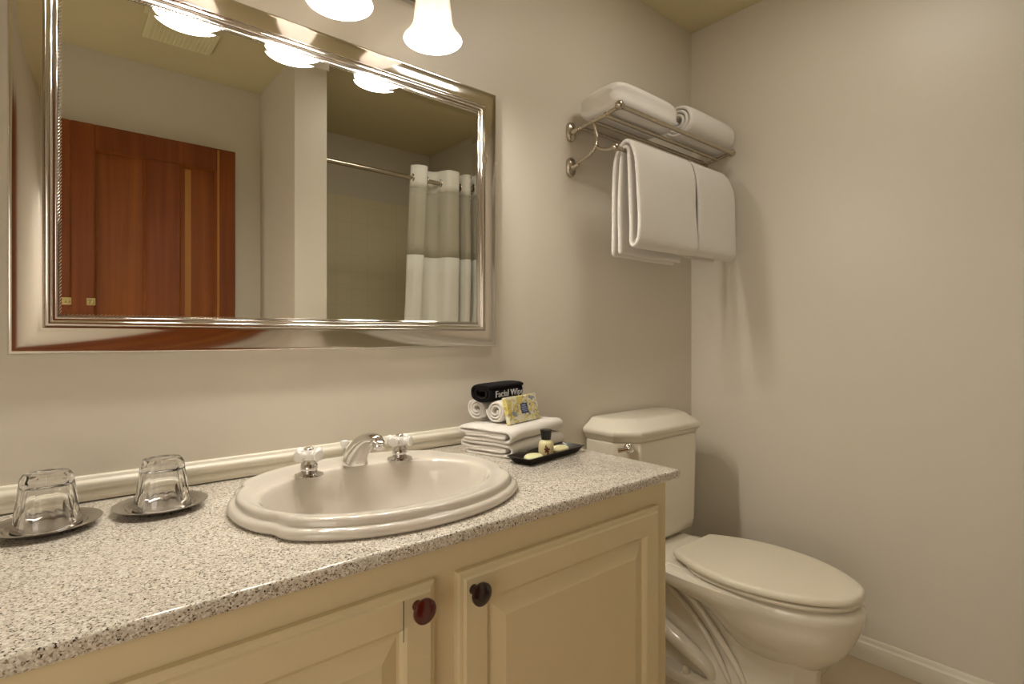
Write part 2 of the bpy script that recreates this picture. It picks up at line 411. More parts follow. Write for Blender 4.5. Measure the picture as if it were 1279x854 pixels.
# ------------------------------------------------------------------ vanity light
vl = thing('vanity_light', 'chrome wall light with three frosted bell shades above the mirror', 'wall light', (.485, 0, 2.06))
o = mod_bevel(link('backplate', box((.13, -.022, 2.02), (.84, -.0005, 2.13)), M['chrome'], vl, smooth=False), .006, 3)
for x in (.247, .487, .727):
    y = -.160; z = 1.850
    am = link('arm', tube([(x, -.02, 2.075), (x, -.075, 2.09), (x, -.14, 2.075), (x, y, 2.02), (x, y, 1.985)], .008, 12, smooth=6), M['chrome'], vl)
    link('shade_holder', lathe([(.006, 2.005), (.022, 2.0), (.034, 1.985), (.036, 1.965), (.030, 1.965)], (x, y, 0), 28), M['chrome'], vl)
    po = [(.030, 1.972), (.036, 1.965), (.0425, 1.945), (.0455, 1.92), (.048, 1.895), (.053, 1.877), (.063, 1.862), (.0705, 1.853), (.0722, z-.001)]
    pi_ = [(.0702, z-.0012), (.0685, 1.8535), (.060, 1.863), (.050, 1.877), (.045, 1.895), (.0425, 1.92), (.0395, 1.945), (.033, 1.963), (.028, 1.968)]
    prof = po+pi_
    sh = link('lamp_shade', lathe(prof+[prof[0]], (x, y, 0), 48, cap0=False, cap1=False, mats=[0]*(len(po)-1)+[1]*(len(pi_)+1)), [M['shade_out'], M['shade_in']], vl)
    link('bulb', sphere((x, y, 1.925), .024, sq=(1, 1, 1.25)), M['bulb'], vl)
    l = bpy.data.lights.new('vanity_bulb_light', 'POINT'); l.energy = LAMP_POWER; l.color = LAMP_COL; l.shadow_soft_size = .03
    lo = bpy.data.objects.new('vanity_bulb_light', l); COL.objects.link(lo); lo.location = (x, y, 1.872)

# ------------------------------------------------------------------ worktop with sink cut-out
CX0, CX1, CY, ZT, TH = XL+.002, 1.143, -.590, .800, .021
SC = (.511, -.308)
hole_c = (.503, -.335)
angs = sorted(set([2*PI*i/96 for i in range(96)]))
corners = [(CX0, CY), (CX1, CY), (CX1, -.0005), (CX0, -.0005)]
ca = [math.atan2(c[1]-hole_c[1], c[0]-hole_c[0]) % (2*PI) for c in corners]
angs = sorted(set(round(a, 5) for a in angs+ca))
def rect_pt(a, ins=0):
    dx, dy_ = math.cos(a), math.sin(a); ts = []
    if dx > 1e-9: ts.append((CX1-ins-hole_c[0])/dx)
    if dx < -1e-9: ts.append((CX0-hole_c[0])/dx)
    if dy_ > 1e-9: ts.append((-.0005-hole_c[1])/dy_)
    if dy_ < -1e-9: ts.append((CY+ins-hole_c[1])/dy_)
    t = min(ts); return (hole_c[0]+dx*t, hole_c[1]+dy_*t)
def elp(a, ra, rb):
    r = 1/math.sqrt((math.cos(a)/ra)**2+(math.sin(a)/rb)**2); return (hole_c[0]+r*math.cos(a), hole_c[1]+r*math.sin(a))
rings = [[(*elp(a, .242, .185), ZT-TH) for a in angs], [(*elp(a, .242, .185), ZT) for a in angs]]
for ins, dz in ((.006, 0), (.003, -.0008), (.001, -.0028), (0, -.006), (0, -TH+.003), (.0025, -TH)):
    rings.append([(*rect_pt(a, ins), ZT+dz) for a in angs])
rings.append(rings[0])
bm = loft(rings, cap0=False, cap1=False); bmesh.ops.remove_doubles(bm, verts=bm.verts, dist=1e-6)
ctop = link('countertop', bm, M['granite']); tag(ctop, 'speckled beige granite vanity worktop with a rounded front edge', 'countertop')

# ------------------------------------------------------------------ sink
sk = thing('sink', 'oval white porcelain drop-in sink with a stepped scalloped rim', 'sink', (SC[0], SC[1], .80))
N = 160
def outline(t, ins):
    c, s = math.cos(t), math.sin(t)
    a, b = .275, .233
    e = 2.0/2.12
    x = a*math.copysign(abs(c)**e, c); y = b*math.copysign(abs(s)**e, s)
    k = abs(c)
    st = 1-1/(1+math.exp(-(k-.845)/.022))
    nx, ny = c/a, s/b; l = math.hypot(nx, ny); nx /= l; ny /= l
    d = .0135*st-.0035*math.exp(-((k-.885)/.03)**2)-ins
    return (SC[0]+x+nx*d, SC[1]+y+ny*d)
BC = (.502, -.341)
def basin(t, f): return (BC[0]+.230*f*math.cos(t), BC[1]+.164*f*math.sin(t))
T = [2*PI*i/N for i in range(N)]
rings = [[(*outline(t, .010), .8005) for t in T]]
for ins, z in ((.003, .8005), (-.001, .804), (-.0022, .809), (.000, .8145), (.005, .818), (.0105, .8185), (.0120, .8195), (.0125, .8225), (.0125, .8265), (.0150, .8305), (.0190, .8325), (.0215, .8325), (.0235, .8322)):
    rings.append([(*outline(t, ins), z) for t in T])
def lerp(p, q, f): return (p[0]*(1-f)+q[0]*f, p[1]*(1-f)+q[1]*f)
for f, z in ((.25, .8318), (.6, .8312), (.9, .8308)):
    rings.append([(*lerp(outline(t, .0235), basin(t, 1.01), f), z) for t in T])
for f, z in ((1.0, .8295), (.985, .826), (.965, .818), (.94, .803), (.905, .780), (.85, .755), (.76, .730), (.62, .708), (.45, .695), (.25, .689), (.09, .686)):
    rings.append([(*basin(t, f), z) for t in T])
bm = loft(rings, cap0=False, cap1=False)
sb = link('basin', bm, M['porcelain'], sk)
sb.data.set_sharp_from_angle(angle=math.radians(60))
s = sb.modifiers.new('solid', 'SOLIDIFY'); s.thickness = .006; s.offset = -1
link('drain', lathe([(.001, .690), (.012, .690), (.017, .6925), (.024, .6925), (.027, .689)], (BC[0], BC[1], 0), 28, cap0=False, cap1=False), M['chrome'], sk)

# faucet spout
zd = .8315
fa = thing('faucet', 'chrome sink faucet with a curved spout between two cross handles', 'faucet', (.513, -.185, zd))
def seg_ring(c, tang, w_, h_, n=24, e=2.4):
    tang = Vector(tang).normalized(); s = Vector((1, 0, 0)); u = tang.cross(s)*-1; out = []
    for k in range(n):
        q = 2*PI*k/n; a = math.copysign(abs(math.cos(q))**(2/e), math.cos(q)); b = math.copysign(abs(math.sin(q))**(2/e), math.sin(q))
        out.append(Vector(c)+s*a*w_+u*b*h_)
    return out
fp = [((.513,-.183,zd),(0,0,1),.027,.029),((.513,-.183,zd+.006),(0,-.02,1),.0265,.0285),((.513,-.187,zd+.02),(0,-.3,1),.024,.0265),((.513,-.200,zd+.036),(0,-.55,1),.0220,.0255),((.513,-.219,zd+.052),(0,-.9,.9),.020,.0215),((.513,-.242,zd+.064),(0,-1,.5),.0180,.0160),((.513,-.265,zd+.071),(0,-1,.15),.0160,.0120),((.513,-.282,zd+.073),(0,-1,-.15),.0145,.0095),((.513,-.296,zd+.069),(0,-1,-.5),.013,.0085)]
bm = loft([seg_ring(*f) for f in fp])
o = link('spout', bm, M['chrome'], fa)
mod_sub(o, 2)
ae = [(.0088, .0), (.0115, .0005), (.0118, .006), (.0125, .007), (.0125, .016), (.0105, .018), (.007, .018)]
bm = lathe([(r, -h) for r, h in ae], (0, 0, 0), 24)
bmesh.ops.rotate(bm, verts=bm.verts, cent=(0, 0, 0), matrix=Matrix.Rotation(math.radians(20), 3, 'X'))
bmesh.ops.translate(bm, verts=bm.verts, vec=(.513, -.297, zd+.071))
link('aerator', bm, M['chrome'], fa)
link('lift_rod', tube([(.513, -.126, zd-.002), (.513, -.126, zd+.030)], .0028, 10), M['chrome'], fa)
link('lift_knob', lathe([(.002, zd+.028), (.006, zd+.031), (.0085, zd+.036), (.0095, zd+.040), (.008, zd+.045), (.003, zd+.047)], (.513, -.126, 0), 20, fn=lambda t, h: 1+.10*math.cos(4*t)), M['tap_porcelain'], fa)

def tap(x, y, lab, rot):
    tp = thing('tap_handle', lab, 'tap', (x, y, zd), 'porcelain cross taps')
    c = (x, y, zd)
    link('escutcheon', lathe([(.0275, 0), (.0285, .0015), (.0275, .004), (.020, .006), (.017, .0085), (.012, .009)], c, 36), M['chrome'], tp)
    link('valve_body', lathe([(.012, .006), (.0155, .009), (.0175, .014), (.0165, .019), (.0175, .0205), (.016, .025), (.0115, .031), (.0088, .034), (.0088, .040)], c, 28), M['chrome'], tp)
    # porcelain cross: hub with four flared lobes
    bm = lathe([(.006, .031), (.013, .033), (.0150, .040), (.0150, .047), (.012, .0525), (.005, .0535)], c, 24)
    for k in range(4):
        a = rot+k*PI/2; d = Vector((math.cos(a), math.sin(a), 0))
        P = [Vector(c)+Vector((0, 0, .043))+d*r for r in (.004, .010, .016, .021, .026, .0295, .031)]
        tube(P, lambda t: [.0095, .0085, .0078, .0092, .0118, .0105, .004][min(6, int(round(t*6)))], 16, bm)
    link('cross_handle', bm, M['tap_porcelain'], tp)
    link('index_button', lathe([(.0085, .052), (.0095, .0535), (.009, .056), (.006, .058), (.001, .0585)], c, 24), M['chrome'], tp)
tap(.404, -.205, 'porcelain cross tap on chrome base left of the faucet spout', .35)
tap(.618, -.190, 'porcelain cross tap on chrome base right of the faucet spout', .55)

# ------------------------------------------------------------------ vanity cabinet
cb = thing('vanity_cabinet', 'cream painted vanity cabinet with raised panel doors below the worktop', 'cabinet', (.1, -.57, 0))
FY, FX1, ZB = -.570, 1.113, .779
bm = box((XL+.002, FY+.019, .09), (FX1-.002, -.015, .108))
box((FX1-.018, FY+.001, .0), (FX1-.0015, -.002, ZB), bm)
box((XL+.002, -.016, .108), (FX1-.018, -.002, .62), bm)
box((XL+.002, FY+.075, 0), (FX1-.018, FY+.091, .09), bm)
mod_bevel(link('cabinet_body', bm, M['cabinet'], cb, smooth=False), .001, 1)
bm = bmesh.new()
box((XL+.002, FY, .695), (FX1, FY+.019, ZB), bm)              # top rail
box((XL+.002, FY, .09), (FX1, FY+.019, .135), bm)
for a, b in ((1.045, FX1), (.452, .528), (-.158, -.082)): box((a, FY+.0002, .135), (b, FY+.019, .695), bm)
link('face_frame', bm, M['cabinet'], cb, smooth=False)
def cab_door(x0, x1, z0, z1, knob_x, knob_m, klab):
    y = FY-.0005; T_ = .019
    d = bmesh.new()
    def rr(i, yy): return [(x0+i, yy, z0+i), (x1-i, yy, z0+i), (x1-i, yy, z1-i), (x0+i, yy, z1-i)]
    loft([rr(0, y), rr(0, y-.010), rr(.004, y-.0125), rr(.010, y-.0135), rr(.0125, y-T_), rr(.054, y-T_), rr(.058, y-T_+.003), rr(.063, y-T_+.0085), rr(.068, y-T_+.009), rr(.092, y-T_+.0015), rr(.096, y-T_)], d)
    dd = link('door', d, M['cabinet'], cb, smooth=False)
    zk = z1-(.031 if knob_x > .5 else .027)
    kb = link('knob', lathe([(.0085, 0), (.0075, -.005), (.0062, -.010), (.0085, -.0145), (.0150, -.018), (.0192, -.0215), (.0190, -.0250), (.0155, -.0275), (.0085, -.0290), (.001, -.0294)], (knob_x, y-T_, zk), 32, axis='y'), knob_m, dd, label=klab)
    return dd
d1 = cab_door(.511, 1.069, .12, .727, .537, M['maroon'], 'dark maroon glazed knob')
d2 = cab_door(-.100, .467, .12, .730, .430, M['red'], 'bright red glazed knob')
# vertical crack joint between rail and stile of the left door
link('joint_crack', box((.4062, FY-.0200, .655), (.4072, FY-.0196, .7175)), M['caulk'], d2, smooth=False, label='fine dark crack in the paint')

# ------------------------------------------------------------------ tumblers and coasters
def coaster(x, y, lab):
    prof = [(.001, .0015), (.046, .0015), (.050, .0005), (.052, .0020), (.056, .0062), (.060, .0072), (.0715, .0105), (.0740, .0118), (.0747, .0128), (.0728, .0132), (.060, .0092), (.055, .0085), (.0515, .0040), (.049, .0032), (.001, .0032)]
    o = link('coaster', lathe(prof, (x, y, ZT), 64), M['steel']); tag(o, lab, 'coaster', 'steel coasters'); return o
def tumbler(x, y, lab, rot):
    R0, R1, H = .0450, .0345, .088
    zb = ZT+.0035
    nf = 10
    def facet(amount):
        def f(t, h):
            a = (t+rot) % (2*PI/nf)-PI/nf
            return 1+amount(h)*(math.cos(PI/nf)/math.cos(a)-1)
        return f
    bm = bmesh.new()
    am = lambda h: 0 if h < .012 else min(1, (h-.012)/.006)*(1.0)
    outer = [(R0-.0012, .0), (R0, .0015), (R0, .004), (R0-.0008, .010), (R0-.0010, .014)]
    for i in range(1, 9):
        h = .014+(.079-.014)*i/8; outer.append((R0-.001-(R0-.001-R1)*((h-.014)/.071)**.9, h))
    outer += [(R1-.0006, .0825), (R1-.004, H), (R1-.012, H), (.02, H-.0012), (.001, H-.0012)]
    inner = [(.001, .069), (.022, .0685), (.0305, .066), (.0335, .060), (.0365, .045), (.0405, .028), (.0445, .010), (.0462, .001)]
    rings = []
    n = 80
    f = facet(am)
    for (r, h) in outer:
        rings.append([(x+r*f(t, h if r > R1-.013 else 0)*math.cos(t), y+r*f(t, h if r > R1-.013 else 0)*math.sin(t), zb+h) for t in [2*PI*i/n for i in range(n)]])
    for (r, h) in inner:
        rings.append([(x+r*math.cos(t), y+r*math.sin(t), zb+h) for t in [2*PI*i/n for i in range(n)]])
    rings.append(rings[0])
    loft(rings, bm, cap0=False, cap1=False); bmesh.ops.remove_doubles(bm, verts=bm.verts, dist=1e-6)
    o = link('glass_tumbler', bm, M['glass']); o.data.set_sharp_from_angle(angle=math.radians(20))
    tag(o, lab, 'glass', 'upturned tumblers on steel coasters'); return o
coaster(-.004, -.148, 'round steel coaster under the left tumbler, at the left edge of the photo')
coaster(.156, -.145, 'round steel coaster under the tumbler nearer the sink')
tumbler(-.003, -.140, 'upturned clear glass tumbler on the leftmost coaster', .1)
tumbler(.159, -.138, 'upturned clear glass tumbler on the coaster nearer the sink', .3)

# ------------------------------------------------------------------ towels (generic soft shapes)
def displace(o, amp, scale, seed=0):
    for v in o.data.vertices:
        p = v.co*scale+Vector((seed, seed*.7, 0)); v.co += v.normal*amp*noise.noise(p)
def xf(c, rot, p): return (c[0]+p[0]*math.cos(rot)-p[1]*math.sin(rot), c[1]+p[0]*math.sin(rot)+p[1]*math.cos(rot), c[2]+p[2])
def ribbon_fold(path, length, c, rot, thick, name, m, parent=None, nx=18, amp=.0015, seed=0, rnd=.0, wav=.0):
    """folded cloth: a (y,z) path swept along local x, thickened"""
    P = smooth_path([(0, y, z) for y, z in path], 4)
    rows = []
    for i in range(nx+1):
        t = i/nx; x = (t-.5)*length; row = []
        for k, p in enumerate(P):
            e = wav*noise.noise(Vector((k*.09, seed, t*2)))
            q = amp*noise.noise(Vector((p.y*25, p.z*25, x*12+seed)))
            end = rnd*((abs(2*t-1))**6)
            ex = x+(e if i in (0, nx) else 0)*(1)
            row.append(xf(c, rot, (ex, p.y+q, p.z+q-end)))
        rows.append(row)
    bm = loft(rows, close=False, cap0=False, cap1=False); bmesh.ops.recalc_face_normals(bm, faces=bm.faces)
    o = link(name, bm, m, parent)
    s = o.modifiers.new('solid', 'SOLIDIFY'); s.thickness = thick; s.offset = 0
    mod_sub(o, 1); return o

# folded hand towels on the counter: each one a cloth folded twice
def folded_stack(c, rot, L_, D, H, name, lab, seed):
    # path in (y,z): front fold at -y, layers open towards the left end
    h = H/2; r = h*.5
    path = [(D/2-.01, .0045), (0, .0045), (-D/2+.020, .0048), (-D/2+.006, .008), (-D/2, h), (-D/2+.006, H-.008), (-D/2+.020, H-.0048), (0, H-.0045), (D/2-.008, H-.0048), (D/2-.001, H-.009), (D/2-.005, h+.003), (D/2-.03, h+.002), (0, h+.0035), (-D/2+.030, h+.003), (-D/2+.022, h), (-D/2+.030, h-.0035), (0, h-.003), (D/2-.012, h-.003)]
    o = ribbon_fold(path, L_, c, rot, .0088, name, M['white_terry'], seed=seed, nx=26, amp=.0025, rnd=.004, wav=.006)
    tag(o, lab, 'towel', 'folded white hand towels on the worktop'); return o
SR = math.radians(15)
SCN = (1.006, -.140)
folded_stack((SCN[0]+.002, SCN[1]-.002, ZT+.0022), SR, .268, .165, .037, 'hand_towel', 'folded white hand towel, bottom of the two-towel stack on the worktop', 2)
folded_stack((SCN[0]-.001, SCN[1]-.001, ZT+.0405), SR, .272, .168, .036, 'hand_towel', 'folded white hand towel, top of the two-towel stack under the rolls', 5)

def roll(c, rot, length, R, turns, thick, name, m, nx=10, squash=1.0, seed=0, start=0, rnd=.004, box=1.0, sag=0):
    pts = []
    n = int(turns*14); r0 = R-turns*thick*1.12
    for i in range(n+1):
        a = start-2*PI*turns*(1-i/n); r = max(.002, r0+(R-r0)*i/n)-thick/2
        cc, ss = math.cos(a), math.sin(a)
        py, pz = r*math.copysign(abs(cc)**box, cc), r*math.copysign(abs(ss)**box, ss)*squash
        if pz < 0: pz -= sag*math.exp(-(py/.016)**2)*(r/R)
        pts.append((py, pz))
    rows = []
    for i in range(nx+1):
        t = i/nx; x = (t-.5)*length; e = 1-.10*abs(2*t-1)**8
        rows.append([xf(c, rot, (x+(.003*noise.noise(Vector((k*.2, seed, 0))) if i in (0, nx) else 0), p[0]*e, p[1]*e)) for k, p in enumerate(pts)])
    bm = loft(rows, close=False, cap0=False, cap1=False); bmesh.ops.recalc_face_normals(bm, faces=bm.faces)
    o = link(name, bm, m)
    s = o.modifiers.new('solid', 'SOLIDIFY'); s.thickness = thick*.93; s.offset = 0
    mod_sub(o, 1); return o
zt = ZT+.0785
RR = .0370
def along(c, d, e): return (c[0]+d*math.cos(SR)-e*math.sin(SR), c[1]+d*math.sin(SR)+e*math.cos(SR))
ra = along((.917, -.083), .078, 0); rb = along((.928, -.156), .086, 0)
o = roll((ra[0], ra[1], zt+RR-.005), SR, .16, RR, 2.6, .0088, 'rolled_washcloth', M['white_terry'], seed=1, start=.8); tag(o, 'rolled white washcloth at the back of the towel stack, nearest the wall', 'washcloth', 'rolled white washcloths')
o = roll((rb[0], rb[1], zt+RR-.005), SR, .18, RR, 2.6, .0085, 'rolled_washcloth', M['white_terry'], seed=4, start=.2); tag(o, 'rolled white washcloth at the front of the stack, behind the floral packet', 'washcloth', 'rolled white washcloths')

# black folded cloth with embroidery, draped over the two rolls
bk = thing('black_washcloth', 'black folded washcloth with grey embroidered lettering on top of the white rolls', 'washcloth', (1.0, -.085, zt+.055))
bc = (*along((.905, -.121), .082, .0), zt+.079)
o = roll(bc, SR, .165, .046, 2.3, .0105, 'cloth', M['black_terry'], nx=12, squash=.56, seed=3, start=2.6, box=.55, sag=.012)
o.parent = bk; o.matrix_parent_inverse = WORLD[bk.name].inverted()
def text_mesh(s, size, name, m, parent, matrix, ext=.0006, shear=.0, label=None, bold=0, fit=None):
    cu = bpy.data.curves.new(name, 'FONT'); cu.body = s; cu.size = size; cu.extrude = ext; cu.shear = shear; cu.resolution_u = 3; cu.offset = bold
    t = bpy.data.objects.new('tmp', cu); COL.objects.link(t)
    me = bpy.data.meshes.new_from_object(t.evaluated_get(bpy.context.evaluated_depsgraph_get())); bpy.data.objects.remove(t)
    if fit:
        wd = max(v.co.x for v in me.vertices); me.transform(Matrix.Diagonal((fit/wd, 1, 1, 1)))
    me.transform(matrix); o = link(name, me, m, parent, smooth=False, label=label); return o
tm = Matrix.Translation((*along((bc[0], bc[1]), -.080, -.0482), bc[2]-.009)) @ Matrix.Rotation(SR, 4, 'Z') @ Matrix.Rotation(math.radians(86), 4, 'X')
text_mesh('Facial Wipe', .0255, 'lettering', M['thread'], bk, tm, .0008, .12, 'grey embroidered words', bold=0, fit=.136)

# floral soap packet leaning on the roll
pk = thing('soap_packet', 'flat square yellow floral soap packet leaning on the rolled washcloths', 'packet', (1.03, -.165, zt))
pc = along((.932, -.212), .080, 0)
pm = Matrix.Translation((pc[0], pc[1], zt+.0005)) @ Matrix.Rotation(SR, 4, 'Z') @ Matrix.Rotation(math.radians(-14), 4, 'X')
bm = bmesh.new()
W, H_, D_ = .150, .074, .014
def prr(i, y): 
    return [(-W/2+i, y, i), (W/2-i, y, i), (W/2-i, y, H_-i), (-W/2+i, y, H_-i)]
loft([prr(.004, 0), prr(.0006, .001), prr(0, .004), prr(0, D_-.004), prr(.0006, D_-.001), prr(.004, D_)], bm)
bmesh.ops.transform(bm, verts=bm.verts, matrix=pm)
link('wrapper', bm, M['floral'], pk, smooth=False)
bm = box((-.013, -.0006, .023), (.021, .0004, .051)); bmesh.ops.transform(bm, verts=bm.verts, matrix=pm); lb = link('label', bm, M['navy'], pk, smooth=False)
bm = bmesh.new()
for a, b, z0, z1 in ((-.007, .012, .0430, .0475), (-.009, .015, .0375, .0410), (-.010, .018, .0320, .0350), (-.006, .016, .0275, .0300)):
    # small illegible print lines, broken into letter-like strokes
    x = a
    while x < b:
        ww = random.uniform(.0015, .0035); box((x, -.0010, z0), (min(x+ww, b), -.0005, z1), bm); x += ww+.0009
bmesh.ops.transform(bm, verts=bm.verts, matrix=pm); link('print', bm, M['palelabel'], pk, smooth=False)

# ------------------------------------------------------------------ black amenity tray
TR_ = math.radians(9); tc_ = (.992, -.293)
def tx(p): return xf((tc_[0], tc_[1], ZT), TR_, p)
def rrect(hx, hy, z, r=.006, n=4):
    out = []
    for cx, cy, a0 in ((hx-r, hy-r, 0), (-hx+r, hy-r, 90), (-hx+r, -hy+r, 180), (hx-r, -hy+r, 270)):
        for k in range(n+1):
            a = math.radians(a0+90*k/n); out.append(tx((cx+r*math.cos(a), cy+r*math.sin(a), z)))
    return out
bm = loft([rrect(.101, .025, .0005), rrect(.105, .028, .001), rrect(.118, .0365, .0155), rrect(.1205, .039, .0165), rrect(.120, .0385, .018), rrect(.116, .0345, .0178), rrect(.106, .029, .0055), rrect(.102, .026, .004)])
o = link('amenity_tray', bm, M['blacktray']); tag(o, 'black rectangular tray with sloped sides on the worktop beside the towels', 'tray')
def soap(dx, dy, lab):
    c = tx((dx, dy, .0145)); r = [(.001, -.0102), (.021, -.0102), (.0262, -.008), (.0275, -.0045), (.0262, -.001), (.022, .0018), (.012, .0032), (.001, .0036)]
    rings = [[xf(c, TR_+.2, (rr_*1.12*math.cos(t), rr_*.84*math.sin(t), h)) for t in [2*PI*i/36 for i in range(36)]] for rr_, h in r]
    o = link('soap', loft(rings), M['soap']); tag(o, lab, 'soap', 'oval soaps in the black tray')
soap(-.062, -.004, 'pale yellow oval soap left of the bottle in the tray')
soap(.066, .006, 'pale yellow oval soap right of the bottle in the tray')
bt = thing('lotion_bottle', 'small pale yellow lotion bottle with a black cap standing in the tray', 'bottle', tx((.004, .007, .004)))
c = tx((.004, .007, 0))
link('bottle', lathe([(.001, .0042), (.017, .0042), (.0195, .0055), (.0200, .009), (.0200, .030), (.0192, .036), (.0165, .0405), (.0125, .043), (.0115, .045), (.001, .045)], c, 36), M['soap'], bt)
link('cap', lathe([(.0112, .0440), (.0122, .0442), (.0152, .0680), (.0155, .0695), (.0145, .0702), (.001, .0702)], c, 32), M['black'], bt)
# red-brown flower printed on the bottle, wrapped on its surface
M['print_red'] = mat('red_brown_print', (.16, .03, .012), .4)
bm = bmesh.new()
va = math.atan2(-1.3227-c[1], 0-c[0])+.12
def onb(u_, z_, r=.02035): a = va+u_/r; return Vector((c[0]+r*math.cos(a), c[1]+r*math.sin(a), ZT+z_))
def disc(u0, z0, ru, rz, rot=0):
    cen = bm.verts.new(onb(u0, z0)); vs = []
    for k in range(14):
        a = 2*PI*k/14; x_, y_ = ru*math.cos(a), rz*math.sin(a); vs.append(bm.verts.new(onb(u0+x_*math.cos(rot)-y_*math.sin(rot), z0+x_*math.sin(rot)+y_*math.cos(rot))))
    for k in range(14): bm.faces.new((cen, vs[k], vs[(k+1) % 14]))
for k in range(5): a = PI/2+2*PI*k/5; disc(.0045*math.cos(a), .0205+.0045*math.sin(a), .0040, .0024, a)
disc(.001, .0125, .0012, .005, .1); disc(-.003, .0295, .0016, .0042, -.3); disc(.0035, .0105, .0032, .0014, .5)
link('flower_print', bm, M['print_red'], bt)

# ------------------------------------------------------------------ towel rack
rk = thing('towel_rack', 'nickel hotel towel rack with a rod shelf above the toilet', 'towel rack', (1.73, 0, 1.70))
RX0, RX1 = 1.382, 2.078
ry = [(-.053, 1.824), (-.108, 1.829), (-.160, 1.834), (-.222, 1.845)]
for y, z in ry:
    link('shelf_rod', tube([(RX0, y, z), (RX1, y, z)], .0072, 12), M['nickel'], rk)
for X, sg in ((RX0, -1), (RX1, 1)):
    for z in (1.823, 1.700):
        rings = []
        for s_, dy_ in ((1, 0), (1, -.008), (.90, -.013), (.66, -.015), (.46, -.019)):
            rings.append([(X+.019*s_*math.cos(t), -.0003+dy_, z+.034*s_*math.copysign(abs(math.sin(t))**.6, math.sin(t))) for t in [2*PI*i/28 for i in range(28)]])
        link('wall_plate', loft(rings), M['nickel'], rk)
        link('post', tube([(X, -.008, z-.006), (X, -.020, z-.003), (X, -.034, z), (X, -.044, z+.001)], [.012, .010, .0072, .0050], 16, smooth=3), M['nickel'], rk)
    # twisted shelf side arm
    P = smooth_path([(X, -.040, 1.823), (X, -.053, 1.824), (X, -.108, 1.829), (X, -.160, 1.834), (X, -.222, 1.845)], 10)
    bm = tube(P, lambda t: .0058+.0014*abs(math.sin(t*PI*10)), 10)
    for y, z in ry[:3]: sphere((X, y, z+.001), .0088, bm, sq=(.9, 1, 1.05))
    link('side_arm', bm, M['nickel'], rk)
    # front finial
    c_ = (X, -.222, 1.846)
    link('finial', lathe([(.001, sg*.018), (.009, sg*.0165), (.0135, sg*.011), (.0150, sg*.005), (.0135, sg*.001), (.0098, -sg*.004), (.0095, -sg*.012), (.006, -sg*.018)], c_, 24, axis='x'), M['nickel'], rk)
    bm = tube([(X, -.036, 1.707), (X, -.060, 1.712), (X, -.094, 1.722), (X, -.121, 1.745), (X, -.126, 1.765), (X, -.118, 1.795), (X, -.110, 1.826)], .0060, 12, smooth=6)
    link('lower_arm', bm, M['nickel'], rk)
    bm = tube([(X, -.121, 1.745), (X, -.136, 1.731), (X, -.160, 1.721), (X, -.190, 1.717), (X, -.205, 1.717)], .0058, 12, smooth=6)
    link('bar_arm', bm, M['nickel'], rk)
    link('bar_finial', lathe([(.001, sg*.016), (.008, sg*.015), (.0125, sg*.010), (.0135, sg*.003), (.0115, -sg*.003), (.0085, -sg*.010), (.007, -sg*.016)], (X, -.205, 1.717), 24, axis='x'), M['nickel'], rk)
link('towel_bar', tube([(RX0, -.205, 1.717), (RX1, -.205, 1.717)], .0068, 14), M['nickel'], rk)

# towels hanging on the bar
def hang(x0, x1, zf, zb, yf, lab, seed, topslope=0, tear=0, flare=0):
    n = 22; rows = []
    base = [(-.160, zb), (-.157, zb+.10), (-.157, 1.60), (-.162, 1.69), (-.180, 1.735), (-.205, 1.749), (-.230, 1.735), (yf+.004, 1.68), (yf, 1.58), (yf-.004, zf+.10), (yf-.006, zf+.03), (yf+.002, zf+.006), (yf+.014, zf), (yf+.024, zf+.010), (yf+.026, zf+.06), (yf+.022+tear, 1.52), (-.224, 1.66), (-.219, 1.715), (-.206, 1.731), (-.192, 1.72), (-.184, 1.66), (-.182, 1.55), (-.184, zb+.05), (-.186, zb+.008)]
    P = smooth_path([(0, y, z) for y, z in base], 3)
    for i in range(n+1):
        t = i/n; x = x0+(x1-x0)*t; row = []
        edge = max(0, 1-t*6); edge2 = max(0, 1-(1-t)*5)
        for k, p in enumerate(P):
            fall = max(0, 1.74-p.z)
            yy = p.y+.006*noise.noise(Vector((x*7+seed, p.z*5, 0)))*min(1, fall*8)
            zz = p.z+(.006*noise.noise(Vector((x*9, seed, k*.05))) if p.z < 1.46 else 0)
            zz -= topslope*edge2*edge2*max(0, (p.z-1.60)/.15)
            if p.y < -.235: yy -= flare*math.sin(PI*min(1, t*1.2))*min(1, fall*5)
            xx = x+(.008*noise.noise(Vector((p.z*6, seed, p.y*20)))-.02*edge*fall*(1 if p.y > -.2 else .2) if t < .2 else 0)
            row.append((xx, yy, zz))
        rows.append(row)
    bm = loft(rows, close=False, cap0=False, cap1=False); bmesh.ops.recalc_face_normals(bm, faces=bm.faces)
    o = link('hanging_towel', bm, M['white_terry'])
    s = o.modifiers.new('solid', 'SOLIDIFY'); s.thickness = .0125; s.offset = 0
    mod_sub(o, 1); tag(o, lab, 'towel', 'bath towels hanging from the rack bar'); return o
hang(1.425, 1.768, 1.405, 1.375, -.252, 'white bath towel folded over the rack bar, left one with its layered folds showing', 3, tear=.006, flare=.004)
hang(1.786, 2.058, 1.412, 1.41, -.246, 'white bath towel folded over the rack bar, right one nearest the corner', 8, topslope=.045)

